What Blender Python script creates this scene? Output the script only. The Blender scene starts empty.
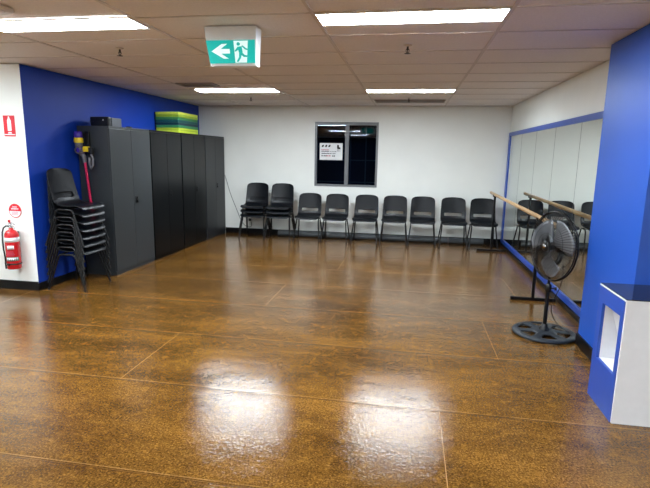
import bpy, math, random
from mathutils import Vector, Matrix
random.seed(7)
S = bpy.context.scene
COL = S.collection

# ---------------------------------------------------------------- camera, world, exposure
H, D, L, R = 2.406, 9.09, -4.0, 1.686
cam = bpy.data.objects.new('camera', bpy.data.cameras.new('camera'))
COL.objects.link(cam)
Mx = Matrix(((0.98557211, -0.04718136, 0.162547), (0.16835593, 0.17436295, -0.97018238), (0.01743235, 0.98355045, 0.17979052)))
cam.matrix_world = Matrix.Translation((0, 0, 1.5478)) @ Mx.to_4x4()
cam.data.sensor_width = 36
cam.data.lens = 36 * 491.16 / 650
cam.data.clip_start = 0.05
S.camera = cam
w = bpy.data.worlds.new('night'); S.world = w; w.use_nodes = True
w.node_tree.nodes['Background'].inputs[0].default_value = (0.02, 0.025, 0.03, 1)
w.node_tree.nodes['Background'].inputs[1].default_value = 0.2
S.view_settings.view_transform = 'Standard'
S.view_settings.look = 'None'
S.view_settings.gamma = 1
S.view_settings.use_curve_mapping = False
S.view_settings.exposure = 2.58
LIGHT = 13.0
LIGHT_COL = (0.89, 0.985, 1.06)

# ---------------------------------------------------------------- materials
def lin(c):
    return tuple(((v / 255) / 12.92 if v / 255 <= .04045 else ((v / 255 + .055) / 1.055) ** 2.4) for v in c)

def mat(name, rgb, rough=.5, metal=0., var=0., scale=20, bump=0., bscale=80, spec=.5, emit=None, es=0, coat=0., alpha=1.):
    m = bpy.data.materials.new(name); m.use_nodes = True
    nt = m.node_tree; b = nt.nodes['Principled BSDF']
    c = lin(rgb)
    b.inputs['Base Color'].default_value = (*c, 1)
    b.inputs['Roughness'].default_value = rough
    b.inputs['Metallic'].default_value = metal
    b.inputs['Specular IOR Level'].default_value = spec
    b.inputs['Coat Weight'].default_value = coat
    b.inputs['Alpha'].default_value = alpha
    tc = nt.nodes.new('ShaderNodeTexCoord')
    if var or True:
        n = nt.nodes.new('ShaderNodeTexNoise'); n.inputs['Scale'].default_value = scale; n.inputs['Detail'].default_value = 4
        nt.links.new(tc.outputs['Object'], n.inputs['Vector'])
        r = nt.nodes.new('ShaderNodeValToRGB')
        v = max(var, .02)
        r.color_ramp.elements[0].position = .3; r.color_ramp.elements[1].position = .7
        r.color_ramp.elements[0].color = (*[x * (1 - v) for x in c], 1)
        r.color_ramp.elements[1].color = (*[min(1, x * (1 + v)) for x in c], 1)
        nt.links.new(n.outputs['Fac'], r.inputs['Fac']); nt.links.new(r.outputs['Color'], b.inputs['Base Color'])
    if bump:
        n2 = nt.nodes.new('ShaderNodeTexNoise'); n2.inputs['Scale'].default_value = bscale; n2.inputs['Detail'].default_value = 3
        nt.links.new(tc.outputs['Object'], n2.inputs['Vector'])
        bp = nt.nodes.new('ShaderNodeBump'); bp.inputs['Strength'].default_value = bump; bp.inputs['Distance'].default_value = .01
        nt.links.new(n2.outputs['Fac'], bp.inputs['Height']); nt.links.new(bp.outputs['Normal'], b.inputs['Normal'])
    if emit:
        b.inputs['Emission Color'].default_value = (*emit, 1); b.inputs['Emission Strength'].default_value = es
    return m

def floor_material():
    m = bpy.data.materials.new('sealed_particle_board'); m.use_nodes = True
    nt = m.node_tree; N = nt.nodes; K = nt.links; b = N['Principled BSDF']
    tc = N.new('ShaderNodeTexCoord')
    def noise(s, det, rough=.6, sc=None):
        n = N.new('ShaderNodeTexNoise'); n.inputs['Scale'].default_value = s; n.inputs['Detail'].default_value = det
        n.inputs['Roughness'].default_value = rough
        if sc:
            mp = N.new('ShaderNodeMapping'); mp.inputs['Scale'].default_value = sc
            K.new(tc.outputs['Object'], mp.inputs['Vector']); K.new(mp.outputs[0], n.inputs['Vector'])
        else: K.new(tc.outputs['Object'], n.inputs['Vector'])
        return n.outputs['Fac']
    def ramp(f, stops):
        r = N.new('ShaderNodeValToRGB'); e = r.color_ramp.elements
        while len(e) < len(stops): e.new(.5)
        for k, (p, c) in enumerate(stops): e[k].position = p; e[k].color = (*c, 1)
        K.new(f, r.inputs['Fac']); return r.outputs['Color']
    def mix(a, c, f, mode='MIX'):
        x = N.new('ShaderNodeMix'); x.data_type = 'RGBA'; x.blend_type = mode
        if isinstance(f, (int, float)): x.inputs[0].default_value = f
        else: K.new(f, x.inputs[0])
        for s, v in ((6, a), (7, c)):
            if isinstance(v, tuple): x.inputs[s].default_value = (*v, 1)
            else: K.new(v, x.inputs[s])
        return x.outputs[2]
    fine = ramp(noise(95, 5, .75), [(.38, lin((66, 42, 14))), (.48, lin((97, 65, 25))), (.58, lin((124, 87, 38))), (.70, lin((176, 136, 70)))])
    big = ramp(noise(1.5, 6, .7, (.7, 1.6, 1)), [(.34, (.58, .54, .50)), (.5, (.96, .95, .92)), (.66, (1.42, 1.42, 1.3))])
    c = mix(fine, big, 1.0, 'MULTIPLY')
    flecks = ramp(noise(16, 6, .75), [(.52, (0, 0, 0)), (.66, (1, 1, 1))])
    c = mix(c, lin((170, 122, 54)), N.new('ShaderNodeMath').outputs[0], 'MIX') if False else c
    ff = N.new('ShaderNodeMath'); ff.operation = 'MULTIPLY'; ff.inputs[1].default_value = .38; K.new(flecks, ff.inputs[0])
    c = mix(c, lin((164, 114, 44)), ff.outputs[0])
    # sheet joints: rows 0.9 m deep, boards 2.4 m long, staggered
    sp = N.new('ShaderNodeSeparateXYZ'); K.new(tc.outputs['Object'], sp.inputs[0])
    def math_(op, a, v):
        x = N.new('ShaderNodeMath'); x.operation = op
        for i, q in ((0, a), (1, v)):
            if isinstance(q, (int, float)): x.inputs[i].default_value = q
            else: K.new(q, x.inputs[i])
        return x.outputs[0]
    yr = math_('DIVIDE', math_('SUBTRACT', sp.outputs[1], .18), .9)
    row = math_('FLOOR', yr, 0); fy = math_('SUBTRACT', yr, row)
    dy = math_('MULTIPLY', math_('MINIMUM', fy, math_('SUBTRACT', 1.0, fy)), .9)
    sx = math_('ADD', sp.outputs[0], math_('MULTIPLY', row, 2.15))
    xr = math_('DIVIDE', math_('SUBTRACT', sx, 4.55), 4.8)
    fx = math_('SUBTRACT', xr, math_('FLOOR', xr, 0))
    dx = math_('MULTIPLY', math_('MINIMUM', fx, math_('SUBTRACT', 1.0, fx)), 4.8)
    wob = math_('MULTIPLY', noise(9, 3), .006)
    nj = ramp(noise(2.3, 3), [(.35, (0, 0, 0)), (.6, (1, 1, 1))])
    soft = math_('MULTIPLY', math_('LESS_THAN', math_('ADD', dy, wob), .011), .55)
    line = math_('MAXIMUM', math_('MULTIPLY', math_('LESS_THAN', dx, .0022), .6), math_('MULTIPLY', math_('LESS_THAN', dy, .002), math_('MULTIPLY', nj, .3)))
    line = math_('MAXIMUM', line, math_('MULTIPLY', math_('LESS_THAN', math_('ABSOLUTE', math_('SUBTRACT', fy, .017), 0), .004), math_('ADD', math_('MULTIPLY', nj, .35), .1)))
    c = mix(c, lin((62, 36, 12)), soft)
    c = mix(c, lin((196, 150, 92)), line)
    # pale scratches
    sc = ramp(noise(3.2, 2, .5, (1, 5, 1)), [(.495, (0, 0, 0)), (.5, (1, 1, 1)), (.505, (0, 0, 0))])
    c = mix(c, lin((190, 145, 80)), math_('MULTIPLY', math_('MULTIPLY', sc, flecks), .5))
    K.new(c, b.inputs['Base Color'])
    rr = N.new('ShaderNodeMapRange'); rr.inputs['To Min'].default_value = .09; rr.inputs['To Max'].default_value = .16
    K.new(noise(3, 5), rr.inputs['Value']); K.new(rr.outputs[0], b.inputs['Roughness'])
    b.inputs['Specular IOR Level'].default_value = .16
    b.inputs['Coat Weight'].default_value = .8; b.inputs['Coat Roughness'].default_value = .125; b.inputs['Coat IOR'].default_value = 1.22; b.inputs['Specular Tint'].default_value = (1, .9, .76, 1)
    bp = N.new('ShaderNodeBump'); bp.inputs['Strength'].default_value = .13; bp.inputs['Distance'].default_value = .012
    K.new(noise(48, 3), bp.inputs['Height'])
    bp2 = N.new('ShaderNodeBump'); bp2.inputs['Strength'].default_value = .25; bp2.inputs['Distance'].default_value = .02
    K.new(math_('SUBTRACT', noise(2.2, 2), math_('MULTIPLY', math_('MAXIMUM', math_('SUBTRACT', .04, dy), 0), 5.0)), bp2.inputs['Height']); K.new(bp.outputs[0], bp2.inputs['Normal'])
    K.new(bp2.outputs[0], b.inputs['Normal']); K.new(bp2.outputs[0], b.inputs['Coat Normal'])
    return m

def glass_material():
    m = bpy.data.materials.new('window_glass'); m.use_nodes = True
    nt = m.node_tree; N = nt.nodes; K = nt.links
    N.remove(N['Principled BSDF'])
    out = N['Material Output']
    t = N.new('ShaderNodeBsdfTransparent'); t.inputs[0].default_value = (.55, .66, .8, 1)
    g = N.new('ShaderNodeBsdfGlossy'); g.inputs['Roughness'].default_value = 0
    f = N.new('ShaderNodeFresnel'); f.inputs['IOR'].default_value = 1.55
    x = N.new('ShaderNodeMixShader'); K.new(f.outputs[0], x.inputs[0]); K.new(t.outputs[0], x.inputs[1]); K.new(g.outputs[0], x.inputs[2])
    K.new(x.outputs[0], out.inputs[0])
    return m

def wood_material():
    m = mat('pale_timber', (196, 158, 108), .35)
    nt = m.node_tree; b = nt.nodes['Principled BSDF']
    n = [x for x in nt.nodes if x.type == 'TEX_NOISE'][0]
    mp = nt.nodes.new('ShaderNodeMapping'); mp.inputs['Scale'].default_value = (12, .6, 12)
    tc = [x for x in nt.nodes if x.type == 'TEX_COORD'][0]
    nt.links.new(tc.outputs['Object'], mp.inputs[0]); nt.links.new(mp.outputs[0], n.inputs['Vector'])
    r = [x for x in nt.nodes if x.type == 'VALTORGB'][0]
    r.color_ramp.elements[0].color = (*lin((160, 120, 76)), 1); r.color_ramp.elements[1].color = (*lin((206, 170, 120)), 1)
    n.inputs['Scale'].default_value = 6
    return m

M = dict(
    ventback=mat('vent_duct_grey', (120, 116, 112), .8),
    cabdark=mat('dark_grey_powder_coat', (36, 38, 41), .38, var=.04, bump=.03, bscale=300, spec=.35),
    tubegrey=mat('satin_dark_grey_tube', (92, 98, 102), .25),
    nightwall=mat('dark_blue_grey_wall', (30, 36, 46), .6),
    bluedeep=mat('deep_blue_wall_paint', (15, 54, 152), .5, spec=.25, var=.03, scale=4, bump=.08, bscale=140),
    caselit=mat('case_lit_side', (84, 88, 94), .45),
    floor=floor_material(), glass=glass_material(), wood=wood_material(),
    white=mat('white_wall_paint', (233, 235, 230), .55, var=.015, scale=3, bump=.05, bscale=150),
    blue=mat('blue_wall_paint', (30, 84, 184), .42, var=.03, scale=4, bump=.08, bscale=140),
    bluetrim=mat('blue_gloss_trim', (30, 76, 172), .3, var=.03),
    tile=mat('ceiling_tile', (232, 227, 224), .9, var=.04, scale=60, bump=.3, bscale=300),
    tee=mat('ceiling_grid_metal', (212, 206, 202), .9, spec=.2),
    skirt=mat('black_skirting', (7, 8, 10), .35, spec=.3),
    alu=mat('grey_aluminium', (120, 123, 127), .4, metal=.3),
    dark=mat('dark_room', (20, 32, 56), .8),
    darkframe=mat('dark_frame', (84, 96, 108), .6),
    cab=mat('charcoal_powder_coat', (49, 53, 56), .38, var=.04, bump=.03, bscale=300),
    cabblack=mat('black_powder_coat', (9, 11, 13), .3, var=.04, bump=.03, bscale=300, spec=.25),
    shell=mat('black_polypropylene', (12, 15, 20), .36, var=.06, scale=40, bump=.06, bscale=400, spec=.28),
    frame=mat('black_steel_tube', (9, 10, 12), .35, spec=.35),
    plastic=mat('black_plastic', (8, 9, 11), .4),
    grate=mat('vent_grey', (168, 162, 158), .6),
    base=mat('dark_grey_plastic', (30, 37, 44), .5),
    blade=mat('grey_fan_blade', (120, 122, 126), .3, metal=.3),
    chrome=mat('chrome', (200, 200, 205), .15, metal=1.),
    red=mat('red_paint', (196, 26, 34), .25, coat=.3),
    redmatte=mat('red_print', (206, 22, 40), .5),
    pink=mat('magenta_tube', (208, 32, 84), .3, metal=.2),
    purple=mat('purple_plastic', (62, 44, 150), .25),
    yellow=mat('yellow_plastic', (226, 196, 30), .3),
    grey=mat('grey_plastic', (104, 102, 108), .4),
    paper=mat('white_print', (232, 234, 236), .6),
    ink=mat('black_print', (24, 24, 28), .6),
    pinkink=mat('red_ink', (190, 60, 84), .6),
    pale=mat('cream_plastic', (206, 198, 186), .5),
    gloss_white=mat('white_laminate', (228, 228, 230), .3),
    blacktop=mat('black_laminate', (16, 18, 26), .12),
    teal=mat('teal_sign', (0, 156, 148), .4, emit=lin((10, 186, 176)), es=.10),
    signwhite=mat('sign_white', (230, 245, 245), .4, emit=lin((215, 245, 240)), es=.10),
    body=mat('sign_housing', (225, 226, 226), .35, emit=(.8, .95, 1), es=.005),
    mirror=mat('mirror_silver', (222, 228, 224), .0, metal=1.),
    joint=mat('mirror_edge', (70, 78, 76), .5),
    diff=mat('light_diffuser', (240, 240, 240), .5, emit=LIGHT_COL, es=LIGHT),
    green=mat('label_green', (70, 130, 110), .5),
)
_mr = M['mirror'].node_tree.nodes['Principled BSDF']
for l in list(_mr.inputs['Base Color'].links): M['mirror'].node_tree.links.remove(l)
_mr.inputs['Base Color'].default_value = (.76, .80, .77, 1)

# ---------------------------------------------------------------- mesh helpers
class MB:
    def __init__(s): s.v = []; s.f = []; s.sm = []; s.mi = []; s.m = 0
    def add(s, vs, fs, smooth=False):
        o = len(s.v); s.v += [tuple(v) for v in vs]
        for f in fs: s.f.append(tuple(i + o for i in f)); s.sm.append(smooth); s.mi.append(s.m)
        return s
    def box(s, x0, y0, z0, x1, y1, z1):
        x0, x1 = sorted((x0, x1)); y0, y1 = sorted((y0, y1)); z0, z1 = sorted((z0, z1))
        return s.add([(x, y, z) for z in (z0, z1) for y in (y0, y1) for x in (x0, x1)],
                     [(0, 2, 3, 1), (4, 5, 7, 6), (0, 1, 5, 4), (2, 6, 7, 3), (0, 4, 6, 2), (1, 3, 7, 5)])
    def tube(s, pts, r, n=10, closed=False, caps=True):
        pts = [Vector(p) for p in pts]; rings = []; k = len(pts)
        rs = r if isinstance(r, (list, tuple)) else [r] * k
        prev = None
        for i, p in enumerate(pts):
            if closed: t = pts[(i + 1) % k] - pts[i - 1]
            else: t = pts[min(i + 1, k - 1)] - pts[max(i - 1, 0)]
            t.normalize()
            if prev is None:
                a = Vector((0, 0, 1)) if abs(t.z) < .9 else Vector((1, 0, 0))
                u = t.cross(a).normalized()
            else:
                u = (prev - t * prev.dot(t)).normalized()
            prev = u; v = t.cross(u)
            rings.append([p + (u * math.cos(2 * math.pi * j / n) + v * math.sin(2 * math.pi * j / n)) * rs[i] for j in range(n)])
        vs = [q for g in rings for q in g]; fs = []
        for i in range(k if closed else k - 1):
            a, b = i * n, ((i + 1) % k) * n
            for j in range(n): fs.append((a + j, a + (j + 1) % n, b + (j + 1) % n, b + j))
        s.add(vs, fs, True)
        if caps and not closed:
            s.add(rings[0], [tuple(reversed(range(n)))]); s.add(rings[-1], [tuple(range(n))])
        return s
    def lathe(s, prof, c=(0, 0, 0), n=28, axis=(0, 0, 1)):
        # prof: (radius, height) along axis
        ax = Vector(axis).normalized(); a = Vector((0, 0, 1)) if abs(ax.z) < .9 else Vector((1, 0, 0))
        u = ax.cross(a).normalized(); v = ax.cross(u); c = Vector(c)
        vs = []; fs = []
        for r, h in prof:
            for j in range(n):
                t = 2 * math.pi * j / n
                vs.append(c + ax * h + (u * math.cos(t) + v * math.sin(t)) * max(r, 1e-5))
        for i in range(len(prof) - 1):
            for j in range(n):
                fs.append((i * n + j, i * n + (j + 1) % n, (i + 1) * n + (j + 1) % n, (i + 1) * n + j))
        return s.add(vs, fs, True)
    def prism(s, poly, off, depth):
        # poly: list of 3D points, extruded by vector depth
        P = [Vector(p) + Vector(off) for p in poly]; Q = [p + Vector(depth) for p in P]; n = len(P)
        s.add(P + Q, [tuple(range(n)), tuple(range(2 * n - 1, n - 1, -1))] + [(i, n + i, n + (i + 1) % n, (i + 1) % n) for i in range(n)])
        return s
    def build(s, name, m, parent=None, bevel=0., seg=2, loc=None, label=None):
        me = bpy.data.meshes.new(name); me.from_pydata(s.v, [], s.f)
        for q in (m if isinstance(m, list) else [m]): me.materials.append(M[q])
        for p, a, b in zip(me.polygons, s.sm, s.mi): p.use_smooth = a; p.material_index = b
        import bmesh
        bm = bmesh.new(); bm.from_mesh(me); bmesh.ops.recalc_face_normals(bm, faces=bm.faces); bm.to_mesh(me); bm.free()
        o = bpy.data.objects.new(name, me); COL.objects.link(o)
        if parent: o.parent = parent
        if loc: o.location = loc
        if bevel:
            b = o.modifiers.new('bevel', 'BEVEL'); b.width = bevel; b.segments = seg; b.limit_method = 'ANGLE'; b.angle_limit = .7
            b.harden_normals = False
        if label: o['label'] = label
        return o

def tag(o, label, cat, group=None):
    o['label'] = label; o['category'] = cat
    if group: o['group'] = group
    return o
def thing(name, label, cat, loc=(0, 0, 0), rz=0, group=None):
    o = bpy.data.objects.new(name, None); COL.objects.link(o); o.location = loc; o.rotation_euler = (0, 0, rz)
    o.empty_display_size = .1
    return tag(o, label, cat, group)
def struct(o): o['kind'] = 'structure'; return o
def dup(root, loc, rz, label, group=None):
    r = root.copy(); COL.objects.link(r); r.location = loc; r.rotation_euler = (0, 0, rz); r['label'] = label
    if group: r['group'] = group
    for ch in list(root.children):
        c = ch.copy(); COL.objects.link(c); c.parent = r
        for g in ch.children:
            d = g.copy(); COL.objects.link(d); d.parent = c
    return r
def bx(name, m, *a, bevel=0.): return MB().box(*a).build(name, m, bevel=bevel)

# ---------------------------------------------------------------- structure
XN, XF, YB = -6.6, 3.2, -8.2      # near part of the room is wider; behind the camera
CY = 4.68                         # where the room narrows on the left
C0, C1, CX = 3.38, 4.26, 1.47     # blue column
struct(bx('floor', 'floor', XN, YB, -.1, XF, D + .12, 0))
# ceiling with exposed grid
mb = MB().box(XN, YB, H + .008, XF, D + .12, H + .12)
mb.m = 1
for k in range(-5, 4):
    x = -.644 + 1.2 * k
    if XN < x < XF: mb.box(x - .011, YB, H, x + .011, D, H + .008)
y = 3.2 - .6 * 12
while y < D:
    if y > YB: mb.box(XN, y - .008, H + .002, XF, y + .008, H + .008)
    y += .6
struct(mb.build('ceiling', ['tile', 'tee']))
# back wall with window opening
WX0, WX1, WZ0, WZ1 = -1.745, -.580, .962, 2.127
mb = MB()
mb.box(L - .12, D, 0, WX0, D + .12, H); mb.box(WX1, D, 0, R + .12, D + .12, H)
mb.box(WX0, D, 0, WX1, D + .12, WZ0); mb.box(WX0, D, WZ1, WX1, D + .12, H)
struct(mb.build('wall_back', 'white'))
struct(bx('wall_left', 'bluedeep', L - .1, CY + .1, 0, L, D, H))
mb = MB().box(XN, CY, 0, L - .0, CY + .1, H)
struct(mb.build('wall_left_near', 'white'))
struct(bx('wall_left_far', 'white', XN - .1, YB, 0, XN, CY + .1, H))
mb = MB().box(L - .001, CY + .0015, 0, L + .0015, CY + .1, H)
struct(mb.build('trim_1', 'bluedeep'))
struct(bx('wall_right', 'white', R, C1, 0, R + .1, D, H))
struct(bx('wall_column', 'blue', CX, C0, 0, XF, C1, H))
struct(bx('wall_right_near', 'white', XF, YB, 0, XF + .1, C1, H))
struct(bx('wall_behind', 'nightwall', XN, YB - .1, 0, XF, YB, H))
# skirting
struct(bx('baseboard_back', 'skirt', -3.5, D - .012, 0, R, D, .105))
struct(bx('baseboard_left', 'skirt', L, CY - .012, 0, L + .014, D - .012, .085))
struct(bx('baseboard_near', 'skirt', XN, CY - .014, 0, L, CY, .10))
struct(bx('baseboard_right', 'skirt', R - .030, C1, 0, R, D - .012, .058))
mb = MB().box(CX - .012, C0 - .012, 0, CX, C1 + .01, .10).box(CX, C0 - .012, 0, XF, C0, .10)
struct(mb.build('baseboard_column', 'skirt'))

# window: frame and glass
mb = MB(); t = .055
mb.box(WX0, D - .012, WZ0, WX0 + t * .7, D + .08, WZ1); mb.box(WX1 - t * .7, D - .012, WZ0, WX1, D + .08, WZ1)
mb.box(WX0 + t * .7, D - .012, WZ1 - t, WX1 - t * .7, D + .08, WZ1); mb.box(WX0 + t * .7, D - .012, WZ0, WX1 - t * .7, D + .08, WZ0 + t * .7)
mb.box(-1.185, D - .008, WZ0 + t * .7, -1.115, D + .06, WZ1 - t)
win = struct(mb.build('window_1', 'alu', bevel=.003))
for x0, x1, yy in ((WX0 + t * .7, -1.185, D + .02), (-1.115, WX1 - t * .7, D + .032)):
    MB().box(x0, yy, WZ0 + t * .7, x1, yy + .005, WZ1 - t).build('window_pane', 'glass', win)
# unlit room behind the window
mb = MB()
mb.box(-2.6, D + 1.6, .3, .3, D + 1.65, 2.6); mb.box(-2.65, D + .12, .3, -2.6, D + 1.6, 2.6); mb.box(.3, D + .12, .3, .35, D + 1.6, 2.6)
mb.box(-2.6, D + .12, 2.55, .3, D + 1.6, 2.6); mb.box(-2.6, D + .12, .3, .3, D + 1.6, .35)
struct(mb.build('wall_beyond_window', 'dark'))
mb = MB()
for z in (.95, 1.42, 1.9): mb.box(-2.6, D + 1.56, z, .3, D + 1.6, z + .022)
for x in (-2.1, -1.28, -.95, -.3): mb.box(x, D + 1.55, .35, x + .022, D + 1.6, 2.55)
struct(mb.build('trim_2', 'darkframe'))

# ---------------------------------------------------------------- ceiling fittings
def light(x, y, label):
    t_ = thing('ceiling_light', label, 'ceiling light', (x, y, H), 0, 'fluorescent panels in the ceiling')
    a, b = .588, .142
    MB().box(-a + .012, -b + .012, -.004, a - .012, b - .012, .004).build('diffuser', 'diff', t_)
    f = MB(); f.box(-a, -b, -.006, a, -b + .012, .005).box(-a, b - .012, -.006, a, b, .005).box(-a, -b + .012, -.006, -a + .012, b - .012, .005).box(a - .012, -b + .012, -.006, a, b - .012, .005)
    f.build('light_frame', 'tee', t_)
    return t_
light(-.044, 3.335, 'large bright ceiling light panel right of the exit sign, near the top edge')
light(-.044, 6.95, 'small far ceiling light panel in front of the wide vent, above the back wall window')
light(-2.444, 3.29, 'bright ceiling light panel cut off by the left edge of the photo')
light(-2.444, 6.88, 'small far ceiling light panel to the left, beneath the green exit sign in the photo')
for x in (-.044, -2.444):
    for y in (-.3, -3.9):
        light(x, y, 'ceiling light panel behind the camera, added to brighten the counter front')
light(2.356, -.3, 'ceiling light panel behind the camera, added to brighten the counter front')  # extra panel out of view, added to light the white counter front
light(-4.844, 3.29, 'ceiling light panel outside the left edge of the photo')
light(-4.844, -.3, 'ceiling light panel behind the camera on the left')

def vent(x0, x1, y0, y1, label):
    c = ((x0 + x1) / 2, (y0 + y1) / 2, H); t_ = thing('ceiling_vent', label, 'vent', c)
    a, b = (x1 - x0) / 2, (y1 - y0) / 2
    MB().box(-a, -b, -.003, a, b, .004).build('backing', 'ventback', t_)
    f = MB(); f.box(-a, -b, -.012, a, -b + .02, -.003).box(-a, b - .02, -.012, a, b, -.003).box(-a, -b + .02, -.012, -a + .02, b - .02, -.003).box(a - .02, -b + .02, -.012, a, b - .02, -.003)
    f.build('vent_frame', 'grate', t_)
    s_ = MB(); n = max(4, int(2 * b / .03))
    for k in range(n):
        yy = -b + .03 + (2 * b - .06) * k / (n - 1)
        s_.prism([(-a + .02, yy - .006, -.012), (-a + .02, yy - .002, -.012), (-a + .02, yy + .008, -.003), (-a + .02, yy + .004, -.003)], (0, 0, 0), (2 * a - .04, 0, 0))
    s_.build('slats', 'grate', t_)
vent(-.6, .5, 8.08, 8.36, 'wide grey slatted ceiling vent near the back wall')
vent(-3.0, -2.5, 6.12, 6.38, 'small grey slatted ceiling vent beside the blue wall')

def sprinkler(x, y, label):
    t_ = thing('ceiling_sprinkler', label, 'sprinkler', (x, y, H), 0, 'fire sprinklers on the ceiling')
    MB().lathe([(0, 0), (.032, 0), (.032, -.004), (.016, -.01), (.012, -.012), (0, -.012)]).build('escutcheon', 'pale', t_)
    m = MB().lathe([(.008, -.01), (.008, -.03), (.011, -.032), (.011, -.036), (.004, -.04), (.003, -.06)])
    m.tube([(.010, 0, -.03), (.014, 0, -.045), (.003, 0, -.062)], .0025, 6).tube([(-.010, 0, -.03), (-.014, 0, -.045), (-.003, 0, -.062)], .0025, 6)
    m.build('sprinkler_head', 'plastic', t_)
    m = MB().lathe([(0, -.060), (.024, -.062), (.024, -.065), (0, -.066)]); m.build('deflector', 'plastic', t_)
sprinkler(-.06, 4.14, 'sprinkler between the two ceiling lights on the right')
sprinkler(-2.48, 4.05, 'sprinkler at upper left, left of the exit sign')
sprinkler(-2.48, 7.6, 'tiny far sprinkler on the ceiling, left of the window, behind the far left light')
sprinkler(-.06, 7.78, 'tiny far sprinkler between the far right light and the wide vent')

sd = thing('ceiling_speaker', 'round cream ceiling fitting above the left light at the top left corner', 'ceiling speaker', (-2.62, 2.86, H))
MB().lathe([(0, -.012), (.09, -.012), (.10, -.016), (.125, -.014), (.135, -.004), (.135, 0)]).build('outer_ring', 'pale', sd)
m = MB().lathe([(0, -.02), (.05, -.022), (.085, -.018), (.088, -.012)]); m.build('grille', 'pale', sd)

# exit sign
ex = thing('exit_sign', 'green and white running man exit sign with left arrow hanging under the ceiling', 'exit sign', (-1.27, 3.44, 0))
def ext(u, v):  # u 0..1 across the green face, v 0..1 bottom to top, on the front plane
    xl = -.150 + (-.178 + .150) * v; xr = .178
    return (xl + (xr - xl) * u, v * .152 + 2.163)
mb = MB()
mb.add([(-.190, 0, H), (.190, 0, H), (.190, .125, H), (-.190, .125, H), (-.150, .012, 2.145), (.182, .012, 2.145), (.182, .10, 2.145), (-.150, .10, 2.145)],
       [(0, 1, 2, 3), (4, 7, 6, 5), (0, 4, 5, 1), (1, 5, 6, 2), (2, 6, 7, 3), (3, 7, 4, 0)])
mb.build('housing', 'body', ex, bevel=.004)
def face_y(z): return .012 * (H - z) / (H - 2.145)
def plate(parent, name, m, pts, lift, back=False):
    P = []
    for u, v in pts:
        x, z = ext(u, v); P.append((x, face_y(z) - lift, z))
    b = MB().prism(P, (0, 0, 0), (0, .003, 0))
    return b.build(name, m, parent)
gp = plate(ex, 'sign_face', 'teal', [(0, 0), (1, 0), (1, 1), (0, 1)], .004)
plate(gp, 'arrow', 'signwhite', [(.08, .52), (.32, .84), (.43, .84), (.28, .62), (.47, .62), (.47, .42), (.28, .42), (.43, .2), (.32, .2)], .007)
plate(gp, 'door_pictogram', 'signwhite', [(.57, .02), (.82, .02), (.86, .96), (.57, .96)], .006)
mb = MB()
def pol(pts):
    P = []
    for u, v in pts:
        x, z = ext(u, v); P.append((x, face_y(z) - .0095, z))
    mb.prism(P, (0, 0, 0), (0, .003, 0))
pol([(.665 + .035 * math.cos(a), .82 + .075 * math.sin(a)) for a in [i * math.pi / 6 for i in range(12)]])   # head
pol([(.64, .70), (.73, .72), (.745, .45), (.67, .42)])                      # torso
pol([(.73, .72), (.80, .58), (.83, .62), (.75, .76)]); pol([(.80, .58), (.86, .55), (.86, .60), (.82, .64)])  # arm
pol([(.65, .70), (.59, .56), (.575, .50), (.60, .50), (.68, .62)])          # arm
pol([(.72, .48), (.79, .34), (.89, .32), (.89, .25), (.76, .26), (.68, .42)])  # leg forward
pol([(.67, .46), (.66, .25), (.60, .06), (.64, .05), (.70, .22), (.73, .44)])  # leg back
mb.build('running_man', 'teal', gp)
# the rear face carries the same green plate (seen mirrored in the window)
MB().prism([(-.14, .118, 2.17), (.17, .118, 2.17), (.175, .126, 2.31), (-.16, .126, 2.31)], (0, 0, 0), (0, .004, 0)).build('rear_sign_face', 'teal', ex)
MB().prism([(-.06, .121, 2.185), (-.02, .121, 2.185), (-.02, .126, 2.295), (-.09, .126, 2.295)], (0, 0, 0), (0, .006, 0)).build('rear_door_pictogram', 'signwhite', ex)

# ---------------------------------------------------------------- cabinets
def cabinet(y0, y1, body, label, hz=.92, ztop=1.835):
    w_ = y1 - y0; t_ = thing('storage_cabinet', label, 'cabinet', (-3.548 + .02 * (y0 - 5.47), y0, 0), -math.atan(.02), 'metal cabinets along the blue wall')
    MB().box(-.430, .004, .0, -.022, w_ - .004, ztop).build('cabinet_body', body, t_, bevel=.003)
    MB().box(-.022, .004, 0, -.010, w_ - .004, .05).build('kick_plate', body, t_, bevel=.002)
    MB().box(-.022, .004, ztop - .025, -.002, w_ - .004, ztop).build('top_rail', body, t_, bevel=.002)
    mid = w_ / 2
    for a, b, k in ((.008, mid - .002, 0), (mid + .002, w_ - .008, 1)):
        dr = MB().box(-.021, a, .053, 0, b, ztop - .028).build('door', body, t_, bevel=.003)
        if k == 1:
            h = MB().box(0.0, a + .03, hz - .045, .006, a + .095, hz + .045)
            h.box(.006, a + .045, hz - .04, .020, a + .08, hz - .002); h.lathe([(0, .016), (.014, .015), (.014, 0)], (.003, a + .0625, hz + .024), 12, (1, 0, 0))
            h.build('door_handle', 'plastic', dr, bevel=.002)
    return t_
cabinet(5.47, 6.385, 'cab', 'charcoal grey two-door metal cabinet nearest the camera, with a stick vacuum on its side')
cabinet(6.395, 7.285, 'cabblack', 'black two-door metal cabinet right of the big charcoal one, second from the camera', .93)
cabinet(7.30, 8.155, 'cabblack', 'black two-door metal cabinet under the right half of the green mats, third from the camera', .94)
cabinet(8.165, 9.02, 'cabdark', 'dark grey cabinet in the corner by the white back wall', .95)

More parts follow.
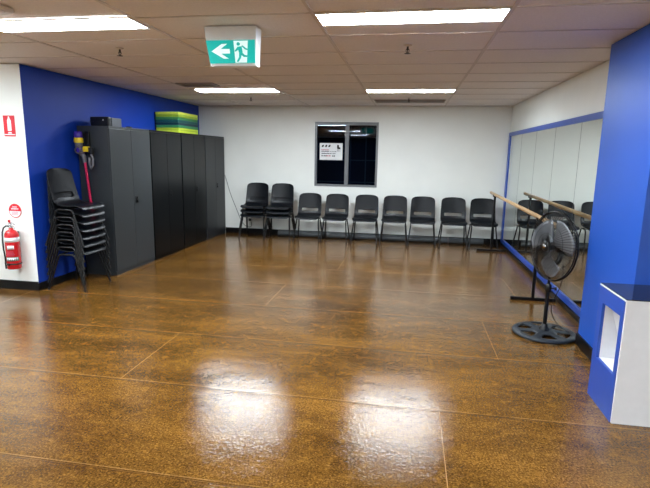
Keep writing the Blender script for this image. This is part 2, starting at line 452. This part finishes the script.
# stuff on the cabinets
bb = thing('black_case', 'small black box with rounded edges on top of the nearest cabinet', 'box', (-3.98, 5.55, 1.836))
MB().box(.10, .05, 0, .35, .12, .115).build('case_front', 'plastic', bb, bevel=.018, seg=3)
MB().box(.105, .12, 0, .352, .33, .108).build('case_body', 'caselit', bb, bevel=.008)  # black box too; light on its right side is painted in as grey
MB().box(.094, .045, .055, .356, .118, .060).build('lid_seam', 'frame', bb)
MB().prism([(.27, .047, .068), (.29, .047, .068), (.285, .047, .082), (.277, .047, .082)], (0, 0, 0), (0, .006, 0)).build('white_badge', 'paper', bb)
lump = MB().lathe([(0, .022), (.03, .02), (.045, .01), (.045, 0), (0, 0)])
tag(lump.build('black_puck', 'plastic', loc=(-3.62, 6.02, 1.836)), 'small flat round black puck on the nearest cabinet, right of the black box', 'puck')

mats = [('lime_a', (196, 214, 60), 'bright lime mat, bottom layer of the striped pile on the cabinets'),
        ('lime_b', (176, 198, 52), 'lime mat second from the bottom of the striped pile'),
        ('green', (52, 128, 84), 'mid green mat above the two lowest lime mats in the pile'),
        ('navy', (16, 52, 66), 'dark navy mat in the middle of the striped pile'),
        ('teal', (22, 84, 84), 'dark teal mat just above the navy one in the pile'),
        ('green_b', (62, 130, 74), 'green mat above the dark teal one in the pile'),
        ('lime_c', (152, 182, 52), 'olive lime mat second from the top of the striped pile'),
        ('lime_d', (204, 220, 84), 'pale lime mat on top of the striped pile')]
for k, (n_, c_, lb) in enumerate(mats):
    M['mat_' + n_] = mat('foam_' + n_, c_, .5, var=.08, scale=30)
    z0 = 1.837 + k * .0405
    b = MB().box(-.0, 0, 0, .385, .72, .0385)
    b.m = 1; b.box(-.02, .004, .004, 0, .716, .0345)
    tag(b.build('gym_mat', ['mat_' + n_, 'plastic'], bevel=.007, seg=2, loc=(-3.972 + random.uniform(-.003, .003), 7.39 + random.uniform(-.004, .004), z0)), lb, 'mat', 'striped pile of mats on the cabinets')

# stick vacuum hanging on the cabinet side (face at y = 5.474, looking towards -y)
vc = thing('stick_vacuum', 'cordless stick vacuum with purple and yellow head and magenta tube hanging on the cabinet side', 'vacuum cleaner', (-3.852, 5.474, .03))
MB().box(-.005, -.03, 1.52, .055, -.004, 1.74).build('wall_dock', 'plastic', vc, bevel=.006)
MB().lathe([(0, 1.70), (.03, 1.735), (.046, 1.73), (.050, 1.69), (.05, 1.665), (.047, 1.66)], (-.045, -.085, 0), 24).build('motor_cap', 'purple', vc)
MB().lathe([(.047, 1.66), (.051, 1.655), (.053, 1.61), (.048, 1.6)], (-.045, -.085, 0), 24).build('filter_band', 'yellow', vc)
MB().lathe([(.044, 1.602), (.044, 1.56), (.034, 1.545), (0, 1.54)], (-.045, -.085, 0), 24).build('dust_bin', 'grey', vc)
MB().lathe([(0, -.095), (.026, -.09), (.045, -.06), (.047, 0), (.0, .005)], (-.02, -.05, 1.515), 20, (0, 1, 0)).build('cyclone_drum', 'purple', vc)
cy_ = MB()
for k in range(10):
    a = k * 2 * math.pi / 10
    cy_.tube([(-.02 + .034 * math.cos(a), -.155, 1.515 + .034 * math.sin(a)), (-.02 + .046 * math.cos(a), -.10, 1.515 + .046 * math.sin(a))], [.006, .010], 7)
cy_.build('cyclone_cones', 'grey', vc)
MB().box(.02, -.12, 1.495, .09, -.06, 1.56).build('trigger_block', 'yellow', vc, bevel=.012)
MB().box(.085, -.11, 1.47, .135, -.055, 1.55).build('battery', 'plastic', vc, bevel=.008)
MB().tube([(.10, -.08, 1.48), (.125, -.08, 1.42), (.125, -.085, 1.34), (.095, -.085, 1.30), (.08, -.085, 1.34), (.075, -.08, 1.43)], .013, 8).build('handle', 'grey', vc)
MB().tube([(-.03, -.07, 1.50), (0.0, -.07, 1.44), (.005, -.065, 1.37)], [.03, .024, .021], 12).build('neck', 'grey', vc)
MB().tube([(.005, -.062, 1.375), (.03, -.04, .9), (.045, -.035, .56)], .0155, 12).build('tube', 'pink', vc)
fh = MB().box(-.03, -.075, .47, .12, -.012, .52); fh.build('floor_head', 'plastic', vc, bevel=.015)
MB().tube([(.045, -.035, .58), (.045, -.04, .51)], .020, 10).build('floor_head_joint', 'grey', vc)

# ---------------------------------------------------------------- chairs
def chair_proto():
    t_ = thing('stacking_chair', 'x', 'chair', (0, 0, 0))
    # shell profile (y forward = -Y ; chair faces -Y). list of (y, z)
    ctrl = [(.222, .842), (.212, .80), (.194, .70), (.174, .61), (.160, .555), (.148, .52), (.125, .475), (.08, .443), (.02, .429), (-.06, .427), (-.14, .435), (-.195, .434), (-.220, .422), (-.230, .400)]
    # resample
    prof = []
    seglen = [0]
    for a, b in zip(ctrl, ctrl[1:]): seglen.append(seglen[-1] + math.dist(a, b))
    tot = seglen[-1]; NV, NU = 44, 26
    for i in range(NV + 1):
        s_ = tot * i / NV
        k = max(j for j in range(len(ctrl) - 1) if seglen[j] <= s_ + 1e-9)
        f = (s_ - seglen[k]) / (seglen[k + 1] - seglen[k])
        prof.append((ctrl[k][0] + (ctrl[k + 1][0] - ctrl[k][0]) * f, ctrl[k][1] + (ctrl[k + 1][1] - ctrl[k][1]) * f, s_))
    for _ in range(2):
        prof = [prof[0]] + [((a[0] + 2 * b[0] + c[0]) / 4, (a[1] + 2 * b[1] + c[1]) / 4, b[2]) for a, b, c in zip(prof, prof[1:], prof[2:])] + [prof[-1]]
    vs = []; keep = {}
    for i, (y, z, s_) in enumerate(prof):
        back = z > .47 and y > .1
        w_ = .205 + .012 * min(1, s_ / .3)              # half width grows downwards
        e = s_ / .085
        if e < 1: w_ = w_ - .075 + .075 * math.sqrt(max(0, 1 - (1 - e) ** 2)) if e > 0 else w_ - .075
        e2 = (tot - s_) / .06
        if e2 < 1: w_ = w_ - .05 + .05 * math.sqrt(max(0, 1 - (1 - e2) ** 2))
        for j in range(NU + 1):
            u = -1 + 2 * j / NU
            x = w_ * u
            c = u * u
            if z > .49:   # backrest: wraps forward at the sides
                yy = y - .035 * c; zz = z - (.006 * c if s_ < .02 else 0)
            else:        # seat: dished
                yy = y - .02 * c * max(0, (z - .427) / .06) * (1 if y > 0 else 0); zz = z + .016 * (abs(u) ** 3) * (1 if y > -.15 else max(0, (y + .22) / .07))
            vs.append((x, yy, zz))
    fs = []
    for i in range(NV):
        sm = (prof[i][2] + prof[i + 1][2]) / 2; zm = (prof[i][1] + prof[i + 1][1]) / 2
        for j in range(NU):
            um = abs(-1 + 2 * (j + .5) / NU)
            if .526 < zm < .572 and um < .72 and prof[i][0] > .1:
                continue
            a = i * (NU + 1) + j
            fs.append((a, a + 1, a + NU + 2, a + NU + 1))
    b = MB().add(vs, fs, True)
    sh = b.build('seat_shell', 'shell', t_)
    md = sh.modifiers.new('thick', 'SOLIDIFY'); md.thickness = .008; md.offset = 0
    md = sh.modifiers.new('bev', 'SUBSURF'); md.levels = 1; md.render_levels = 1
    # side frames: bow under the seat running into a front and a rear leg
    def arc(side):
        xt, xb = side * .198, side * .232
        P = [(xb, -.225, .012), (xt, -.112, .355), (xt, -.103, .380), (xt, -.085, .396), (xt, -.06, .402)]
        Q = [(xt, .06, .402), (xt, .085, .396), (xt, .103, .380), (xt, .112, .355), (xb, .225, .012)]
        return P, Q
    for side in (-1, 1):
        P, Q = arc(side)
        MB().tube([P[0], P[1]], .0115, 10).build('leg', 'frame', t_)
        MB().tube([Q[4], Q[3]], .0115, 10).build('leg', 'frame', t_)
        MB().tube(P[1:] + Q[:4], .0115, 10).build('side_frame', 'frame', t_)
        for y_ in (-.225, .225):
            MB().tube([(side * .2326, y_, 0), (side * .2318, y_ * .985, .026)], .0145, 10).build('foot_cap', 'plastic', t_)
    for y_ in (-.06, .06):
        MB().tube([(-.198, y_, .404), (-.12, y_, .412), (.12, y_, .412), (.198, y_, .404)], .008, 8).build('cross_bar', 'frame', t_)
    return t_
proto = chair_proto(); used = [False]
def place_chair(x, y, z, rz, label, group):
    if not used[0]:
        used[0] = True
        proto.location = (x, y, z); proto.rotation_euler = (0, 0, rz); proto['label'] = label; proto['group'] = group
        return proto
    return dup(proto, (x, y, z), rz, label, group)
YC = 8.70
names7 = ['single black chair right of the two short stacks, first of the row of singles',
          'single black chair under the left half of the window, second of the single row',
          'single black chair under the right edge of the window, third of the single row',
          'single black chair just right of the window, fourth of the single row',
          'single black chair in the fifth place of the single row, two right of the window',
          'single black chair last but one before the ballet barre, sixth of the single row',
          'single black chair at the right end of the row, behind the far barre post']
for k, x in enumerate([-1.77, -1.27, -.735, -.225, .262, .79, 1.285]):
    place_chair(x, YC + random.uniform(-.015, .01), 0, random.uniform(-.02, .02), names7[k], 'single black chairs along the back wall')
lv3 = ['bottom', 'middle', 'top']
for sx, nm in ((-2.78, 'left'), (-2.30, 'right')):
    for k in range(3):
        place_chair(sx + .003 * k, YC - .01, .082 * k, .0, '%s black chair of the three in the %s short stack against the back wall' % (lv3[k], nm), 'short stacks of chairs against the back wall')
lv7 = ['bottom', 'second', 'third', 'fourth', 'fifth', 'sixth', 'topmost']
for k in range(7):
    lb = '%s black chair, counted from the floor, in the tall stack by the blue wall' % lv7[k] if 0 < k < 6 else '%s black chair of the tall stack by the blue wall' % lv7[k]
    place_chair(-3.700 + .002 * k, 4.975, .0835 * k, math.pi / 2 + random.uniform(-.006, .006), lb, 'tall stack of chairs by the blue wall')

# long black tube behind the chairs
tb = thing('floor_tube', 'long black tube lying on the floor against the skirting behind the chairs', 'tube', (-2.42, 9.015, 0))
MB().tube([(0, 0, .052), (3.78, 0, .052)], .052, 24).build('tube_body', 'tubegrey', tb)
MB().lathe([(.0525, 0), (.055, 0), (.055, .03), (.0525, .03)], (3.15, 0, .052), 20, (1, 0, 0)).build('coupling', 'grey', tb)

# cable and plug on the back wall
cb = MB()
pts = []
P0 = [(-3.5, 9.075, 1.12), (-3.47, 9.078, 1.03), (-3.42, 9.08, .85), (-3.36, 9.08, .68), (-3.27, 9.08, .46), (-3.19, 9.08, .27), (-3.12, 9.08, .17), (-3.03, 9.08, .13), (-2.97, 9.075, .16), (-2.98, 9.07, .24)]
for i in range(len(P0) - 1):
    for k in range(4):
        t = k / 4; a, b = Vector(P0[i]), Vector(P0[i + 1]); pr = Vector(P0[max(i - 1, 0)]); nx = Vector(P0[min(i + 2, len(P0) - 1)])
        pts.append(.5 * ((2 * a) + (b - pr) * t + (2 * pr - 5 * a + 4 * b - nx) * t * t + (3 * a - pr - 3 * b + nx) * t ** 3))
pts.append(Vector(P0[-1]))
tag(cb.tube(pts, .0045, 6).build('power_cable', 'plastic'), 'thin black cable hanging down the white back wall beside the corner cabinet', 'cable')
pl = thing('wall_socket', 'small black plug in a wall socket behind the left short chair stack', 'socket', (-3.0, D, .28))
MB().box(-.055, -.008, -.035, .055, 0, .035).build('socket_plate', 'gloss_white', pl, bevel=.003)
MB().box(-.02, -.05, -.028, .025, -.008, .022).build('plug', 'plastic', pl, bevel=.006)

# ---------------------------------------------------------------- poster in the window
po = thing('window_notice', 'white notice with black and red text and a chair pictogram taped inside the window', 'notice', (-1.655, D + .012, 1.445))
MB().box(0, 0, 0, .425, .002, .305).build('paper_sheet', 'paper', po)
def bars(m, items, parent, name, y=-.0016):
    b = MB()
    for x0, z0, x1, z1, sk in items:
        b.prism([(x0, 0, z0), (x1, 0, z0), (x1 + sk, 0, z1), (x0 + sk, 0, z1)], (0, y, 0), (0, .001, 0))
    return b.build(name, m, parent)
it = []
for k in range(3): it.append((.035 + k * .062, .235, .068 + k * .062, .272, .014))
bars('ink', it, po, 'heading_marks')
it, red = [], []
random.seed(3)
def row(z, x0, x1, h, dst, gap=.004):
    x = x0
    while x < x1:
        w_ = random.uniform(.007, .013)
        dst.append((x, z, x + w_, z + h * random.choice((.7, 1, 1, .8)), 0)); x += w_ + gap + (0.008 if random.random() < .15 else 0)
row(.178, .035, .155, .016, red); row(.148, .035, .17, .018, it); row(.145, .19, .31, .014, it)
row(.108, .035, .15, .02, it); row(.108, .155, .29, .016, it)
row(.065, .035, .125, .02, it); row(.065, .13, .20, .02, red); row(.062, .235, .285, .024, it)
bars('ink', it, po, 'black_text'); bars('pinkink', red, po, 'red_text')
c_ = MB()
def pp(pts): c_.prism([(x, -.0016, z) for x, z in pts], (0, 0, 0), (0, .001, 0))
pp([(.325, .275), (.355, .275), (.36, .235), (.385, .225), (.385, .2), (.335, .2), (.322, .215)])
for x in (.325, .345, .375): pp([(x, .2), (x + .006, .2), (x + .004, .15), (x - .001, .15)])
c_.build('chair_pictogram', 'ink', po)

# ---------------------------------------------------------------- fire extinguisher and signs
fe = thing('fire_extinguisher', 'red fire extinguisher with black hose strapped to the white wall at left', 'fire extinguisher', (-4.205, CY - .085, .262))
MB().lathe([(0, 0), (.078, 0), (.084, .008), (.084, .38), (.078, .41), (.055, .437), (.028, .45), (.024, .47), (0, .47)]).build('cylinder', 'red', fe)
def wrap(name, m, z0, z1, r, a0, a1, parent):
    vs, fs = [], []; n = 20
    for i in range(n + 1):
        a = math.radians(a0 + (a1 - a0) * i / n)
        vs += [(r * math.cos(a), r * math.sin(a), z0), (r * math.cos(a), r * math.sin(a), z1)]
    for i in range(n): fs.append((2 * i, 2 * i + 2, 2 * i + 3, 2 * i + 1))
    o = MB().add(vs, fs, True).build(name, m, parent); s_ = o.modifiers.new('t', 'SOLIDIFY'); s_.thickness = .0015; s_.offset = 1
    return o
wrap('white_band', 'gloss_white', .315, .365, .0848, 0, 360, fe)
lbl = wrap('label_panel', 'gloss_white', .235, .275, .0848, -92, -38, fe)
wrap('label_line', 'ink', .225, .231, .0848, -92, -40, fe)
for z in (.20, .185, .17, .155): wrap('label_text', 'pinkink', z, z + .008, .0848, -100, -28 - random.randint(0, 25), fe)
gb = wrap('green_label', 'green', .098, .142, .0848, -110, -8, fe)
for k in range(6): wrap('label_letter', 'gloss_white', .104, .136, .0856, -102 + k * 15, -93 + k * 15, gb)
MB().lathe([(.086, .052), (.09, .052), (.09, .068), (.086, .068)]).build('strap', 'plastic', fe)
MB().box(-.012, -.1, .047, .012, -.086, .073).build('strap_buckle', 'plastic', fe)
MB().box(-.03, .075, .05, .03, .0945, .42).build('wall_bracket', 'plastic', fe)
MB().lathe([(.022, .465), (.022, .50), (.014, .505), (.014, .52), (0, .52)]).build('valve', 'chrome', fe)
MB().tube([(-.03, -.01, .495), (.03, -.02, .50), (.085, -.03, .475)], .008, 8).build('lower_lever', 'chrome', fe)
MB().tube([(-.02, -.01, .515), (.03, -.02, .535), (.08, -.03, .515)], .007, 8).build('upper_lever', 'chrome', fe)
MB().lathe([(0, .0), (.016, .0), (.016, .012), (0, .012)], (.008, -.032, .55), 14, (0, 1, 0)).build('gauge', 'red', fe)
MB().tube([(.004, -.012, .52), (.008, -.024, .56)], .008, 8).build('safety_pin', 'red', fe)
hp = [(-.015, -.015, .49), (-.05, -.02, .492), (-.085, -.025, .47), (-.105, -.03, .42), (-.112, -.03, .33), (-.11, -.03, .22), (-.10, -.03, .13), (-.098, -.03, .06)]
MB().tube(hp, .009, 10).build('hose', 'plastic', fe)
MB().tube([(-.098, -.03, .07), (-.096, -.03, -.005)], [.013, .011], 10).build('nozzle', 'plastic', fe)

sg = thing('extinguisher_sign', 'red rectangular sign with a white extinguisher symbol high on the left wall', 'sign', (-4.245, CY - .001, 1.675))
MB().box(0, -.003, 0, .135, 0, .215).build('sign_plate', 'redmatte', sg)
def flat(parent, name, m, pts): return MB().prism([(x, -.0045, z) for x, z in pts], (0, 0, 0), (0, .0012, 0)).build(name, m, parent)
flat(sg, 'extinguisher_symbol', 'paper', [(.047, .058), (.092, .058), (.092, .165), (.078, .188), (.074, .205), (.062, .205), (.060, .188), (.047, .165)])
flat(sg, 'symbol_base', 'paper', [(.045, .03), (.095, .03), (.085, .045), (.055, .045)])
flat(sg, 'white_stripe', 'paper', [(.004, .014), (.131, .014), (.131, .023), (.004, .023)])
st = thing('round_sticker', 'round red and white sticker on the wall above the fire extinguisher', 'sticker', (-4.205, CY - .001, .885))
r_ = .077
flat(st, 'red_disc', 'redmatte', [(r_ * math.cos(i * math.pi / 18), r_ * math.sin(i * math.pi / 18)) for i in range(36)])
r2 = .069
st.location.y -= 0
def half(pts, nm, m, parent, d): return MB().prism([(x, -.0045 - d, z) for x, z in pts], (0, 0, 0), (0, .0012, 0)).build(nm, m, parent)
a0 = math.asin(-.004 / r2)
half([(r2 * math.cos(a), r2 * math.sin(a)) for a in [math.pi - a0 + (math.pi + 2 * a0) * i / 20 for i in range(21)]], 'white_half', 'paper', st, .001)
b = MB()
for z, x0, x1, h in ((.036, -.028, .03, .012), (.014, -.045, .045, .014)):
    x = x0
    while x < x1 - .006: b.prism([(x, -.0057, z), (x + .008, -.0057, z), (x + .008, -.0057, z + h), (x, -.0057, z + h)], (0, 0, 0), (0, .0012, 0)); x += .0115
b.build('white_lettering', 'paper', st)
b = MB()
for z in (-.018, -.031, -.044):
    x = -.042
    while x < .036: b.prism([(x, -.0068, z), (x + .006, -.0068, z), (x + .006, -.0068, z + .006), (x, -.0068, z + .006)], (0, 0, 0), (0, .0012, 0)); x += .009
b.build('small_text', 'pinkink', st)

fe.scale = (.84, .84, .95)
# ---------------------------------------------------------------- mirror
mi = thing('wall_mirror', 'long blue-framed wall mirror of joined panels on the right wall', 'mirror', (R, 0, 0))
Y1, Z0, Z1, ZB = 8.98, .13, 1.905, .062
f = MB()
f.box(-.022, C1 + .002, Z1, -.001, D - .002, 1.968).build('top_rail', 'bluetrim', mi, bevel=.003)
MB().box(-.026, C1 + .002, ZB, -.001, D - .014, Z0).build('bottom_rail', 'bluetrim', mi, bevel=.004)
MB().box(-.022, Y1, Z0, -.001, D - .002, Z1).build('side_rail', 'bluetrim', mi, bevel=.003)
ys = [Y1, 8.10, 7.20, 6.30, 5.40, 4.50, C1 + .002]
for a, b_ in zip(ys, ys[1:]):
    MB().box(-.010, b_ + .0015, Z0, -.004, a - .0015, Z1).build('mirror_panel', 'mirror', mi)
for y in ys[1:-1]:
    MB().box(-.0106, y - .003, Z0, -.004, y + .003, Z1).build('panel_joint', 'joint', mi)

# ---------------------------------------------------------------- ballet barre
ba = thing('ballet_barre', 'freestanding ballet barre with pale timber rail on black posts before the mirror', 'ballet barre', (1.40, 0, 0))
MB().tube([(0, 4.87, .915), (0, 8.82, .949)], .024, 20).build('rail', 'wood', ba)
for yy in (5.53, 8.40):
    zt = .915 + .034 * (yy - 4.87) / 3.95
    MB().box(-.016, yy - .016, .034, .016, yy + .016, zt - .03).build('post', 'frame', ba, bevel=.003)
    MB().box(-.03, yy - .02, zt - .034, .03, yy + .02, zt - .024).box(-.034, yy - .02, zt - .034, -.027, yy + .02, zt).box(.027, yy - .02, zt - .034, .034, yy + .02, zt).build('rail_bracket', 'frame', ba)
    ft = MB().box(-.225, yy - .018, 0.004, .235, yy + .018, .036).build('foot', 'frame', ba, bevel=.003)
    MB().box(-.232, yy - .02, 0, -.222, yy + .02, .038).box(.228, yy - .02, 0, .238, yy + .02, .038).build('end_cap', 'plastic', ft)

# ---------------------------------------------------------------- pedestal fan
fn = thing('pedestal_fan', 'black pedestal fan with round holed base standing before the mirror and blue column', 'fan', (1.25, 4.45, 0))
def fan_base():
    NA, rad = 96, [0.0, .03, .06, .085, .11, .14, .17, .195, .215, .24, .262, .27]
    hz = [.040, .040, .036, .030, .027, .025, .024, .024, .024, .026, .018, .004]
    vs, fs = [], []
    for r, h in zip(rad, hz):
        for j in range(NA):
            a = 2 * math.pi * j / NA
            vs.append((r * math.cos(a), r * math.sin(a), h))
    for i in range(len(rad) - 1):
        for j in range(NA):
            rm = (rad[i] + rad[i + 1]) / 2; ph = (j + .5) % 16 / 16
            arcw = .5 - .34 * (1 - abs((rm - .155)) / .12) if .10 < rm < .215 else 9
            lo = .17 if rm > .13 else .27
            if .11 < rm < .215 and lo < ph < 1 - lo: continue
            if i == 0: pass
            fs.append((i * NA + j, i * NA + (j + 1) % NA, (i + 1) * NA + (j + 1) % NA, (i + 1) * NA + j))
    o = MB().add(vs, fs, True).build('base', 'base', fn)
    s_ = o.modifiers.new('t', 'SOLIDIFY'); s_.thickness = .012; s_.offset = -1
    o.location = (0, 0, .010)
fan_base()
MB().lathe([(.045, .045), (.045, .06), (.028, .075), (.024, .10), (.0, .10)]).build('pole_socket', 'plastic', fn)
MB().tube([(0, 0, .08), (0, 0, .44)], .0175, 16).build('lower_pole', 'frame', fn)
MB().tube([(0, 0, .44), (0, 0, .60)], .012, 14).build('upper_pole', 'frame', fn)
MB().lathe([(.018, .39), (.026, .395), (.026, .455), (.016, .465)]).build('height_collar', 'plastic', fn)
MB().tube([(.02, 0, .425), (.055, -.01, .425)], .006, 8).tube([(.05, -.009, .425), (.066, -.012, .425)], .015, 12).build('collar_knob', 'plastic', fn)
# head, local axis n
ang = math.radians(201); n_ = Vector((math.cos(ang), math.sin(ang), .04)).normalized()
side = Vector((0, 0, 1)).cross(n_).normalized(); up = n_.cross(side)
HC = Vector((.012, 0, .800))
def hp_(a, r, d): return HC + n_ * d + (side * math.cos(a) + up * math.sin(a)) * r
RC = .298
MB().tube([(0, 0, .585), (.02, 0, .62), (.07, .02, .67), HC - n_ * .085 - Vector((0, 0, .05))], [.02, .02, .022, .028], 12).build('neck', 'plastic', fn)
MB().lathe([(0, -.175), (.035, -.172), (.052, -.155), (.056, -.12), (.056, -.06), (.045, -.035), (0, -.03)], HC, 24, n_).build('motor_housing', 'plastic', fn)
MB().tube([HC - n_ * .12 + up * .05, HC - n_ * .12 + up * .075], .008, 8).build('oscillation_knob', 'plastic', fn)
cage = MB()
for r, d, tr in ((RC, 0.0, .0075), (RC * .995, .020, .005)): cage.tube([hp_(2 * math.pi * j / 64, r, d) for j in range(64)], tr, 7, closed=True)
cage.build('cage_rim', 'frame', fn)
def grille(name, dirn, depth):
    g = MB(); NW = 64
    for k in range(NW):
        a = 2 * math.pi * k / NW; P = []
        for q in range(8):
            t = q / 7; r = RC - (RC - .045) * t
            P.append(hp_(a + .10 * t, r, dirn * depth * math.sin(t * math.pi / 2) ** .75))
        g.tube(P, .0021, 4, caps=False)
    for r in (.11, .19):
        t = (RC - r) / (RC - .045)
        g.tube([hp_(2 * math.pi * j / 48, r, dirn * depth * math.sin(t * math.pi / 2) ** .75) for j in range(48)], .0018, 5, closed=True)
    g.build(name, 'frame', fn)
grille('front_grille', 1, .085); grille('rear_grille', -1, .07)
MB().lathe([(.047, .076), (.047, .086), (.03, .096), (0, .099)], HC, 20, n_).build('front_badge_ring', 'frame', fn)
MB().lathe([(.020, .094), (.020, .103), (0, .105)], HC, 16, n_).build('centre_badge', 'chrome', fn)
MB().lathe([(0, .055), (.03, .052), (.034, .03), (.034, -.02), (0, -.02)], HC, 18, n_).build('blade_hub', 'plastic', fn)
for k in range(3):
    a0 = 2 * math.pi * k / 3 + .35; vs, fs = [], []
    A, B = 9, 8
    for i in range(A + 1):
        t = i / A; r = .03 + .235 * t; w_ = .42 + .36 * math.sin(min(1, t * 1.15) * math.pi * .5)
        if t > .85: w_ *= 1 - .5 * ((t - .85) / .15) ** 2
        for j in range(B + 1):
            u = j / B - .5
            vs.append(hp_(a0 + u * 2 * w_ + .25 * t, r, .018 + .05 * u + .008 * math.cos(u * 3)))
    for i in range(A):
        for j in range(B):
            q = i * (B + 1) + j; fs.append((q, q + 1, q + B + 2, q + B + 1))
    o = MB().add(vs, fs, True).build('blade', 'blade', fn)
    s_ = o.modifiers.new('t', 'SOLIDIFY'); s_.thickness = .003
ctl = [Vector(p) for p in ((.10, .03, .66), (.115, .05, .56), (.10, .08, .40), (.065, .11, .24), (.085, .10, .12), (.14, .06, .05), (.20, .0, .052), (.235, -.1, .04), (.205, -.22, .008), (.175, -.4, .006), (.175, -.9, .006))]
pts = []
for i in range(len(ctl) - 1):
    a, b_ = ctl[i], ctl[i + 1]; pr = ctl[max(i - 1, 0)]; nx = ctl[min(i + 2, len(ctl) - 1)]
    for k in range(5):
        t = k / 5; pts.append(.5 * ((2 * a) + (b_ - pr) * t + (2 * pr - 5 * a + 4 * b_ - nx) * t * t + (3 * a - pr - 3 * b_ + nx) * t ** 3))
ctl2 = [Vector(p) for p in ((.11, .03, .64), (.125, .05, .55), (.12, .08, .42), (.085, .13, .26), (.09, .14, .16), (.13, .12, .08), (.19, .06, .035), (.20, -.02, .042), (.205, -.12, .03), (.204, -.17, .012))]
pts = []
for i in range(len(ctl2) - 1):
    a, b_ = ctl2[i], ctl2[i + 1]; pr = ctl2[max(i - 1, 0)]; nx = ctl2[min(i + 2, len(ctl2) - 1)]
    for k in range(5):
        t = k / 5; pts.append(.5 * ((2 * a) + (b_ - pr) * t + (2 * pr - 5 * a + 4 * b_ - nx) * t * t + (3 * a - pr - 3 * b_ + nx) * t ** 3))
MB().tube(pts, .004, 6).build('power_cord', 'plastic', fn)

# ---------------------------------------------------------------- counter unit
cu = thing('counter_unit', 'low cabinet with blue side, white front and black top beside the blue column', 'cabinet', (1.25, 2.955, 0))
W_, DD, HH = .44, .375, .755
s_ = MB()   # blue left side with its opening
oy0, oy1, oz0, oz1 = .04, .305, .285, .65
s_.box(0, 0, .0, .018, oy0, HH - .004).box(0, oy1, 0, .018, DD, HH - .004).box(0, oy0, 0, .018, oy1, oz0).box(0, oy0, oz1, .018, oy1, HH - .004)
s_.build('side_panel', 'bluetrim', cu)
MB().box(.004, -.016, 0, W_, -.0005, HH - .004).build('front_panel', 'gloss_white', cu, bevel=.001)
MB().box(W_ - .018, 0, 0, W_, DD, HH - .004).box(.018, DD - .016, 0, W_ - .018, DD, HH - .004).box(.018, 0, 0, W_ - .018, DD - .016, .02).build('carcass', 'gloss_white', cu)
MB().box(-.002, -.018, HH - .004, W_, DD, HH + .004).build('worktop_edge', 'gloss_white', cu)
MB().box(.003, -.012, HH + .004, W_, DD, HH + .010).build('worktop', 'blacktop', cu)
ch = MB().box(.018, oy0 - .012, oz0 - .012, .30, oy1 + .012, oz0).box(.018, oy0 - .012, oz1, .30, oy1 + .012, oz1 + .012)
ch.box(.018, oy0 - .012, oz0, .30, oy0, oz1).box(.018, oy1, oz0, .30, oy1 + .012, oz1)
ch.prism([(.16, oy0, oz0), (.30, oy0, oz0), (.30, oy0, oz1), (.045, oy0, oz1)], (0, 0, 0), (0, oy1 - oy0, 0))
ch.build('recess_lining', 'gloss_white', cu)
MB().lathe([(0, .002), (.005, .0015), (.005, 0)], (.24, -.016, .44), 10, (0, -1, 0)).build('screw_cap', 'grate', cu)
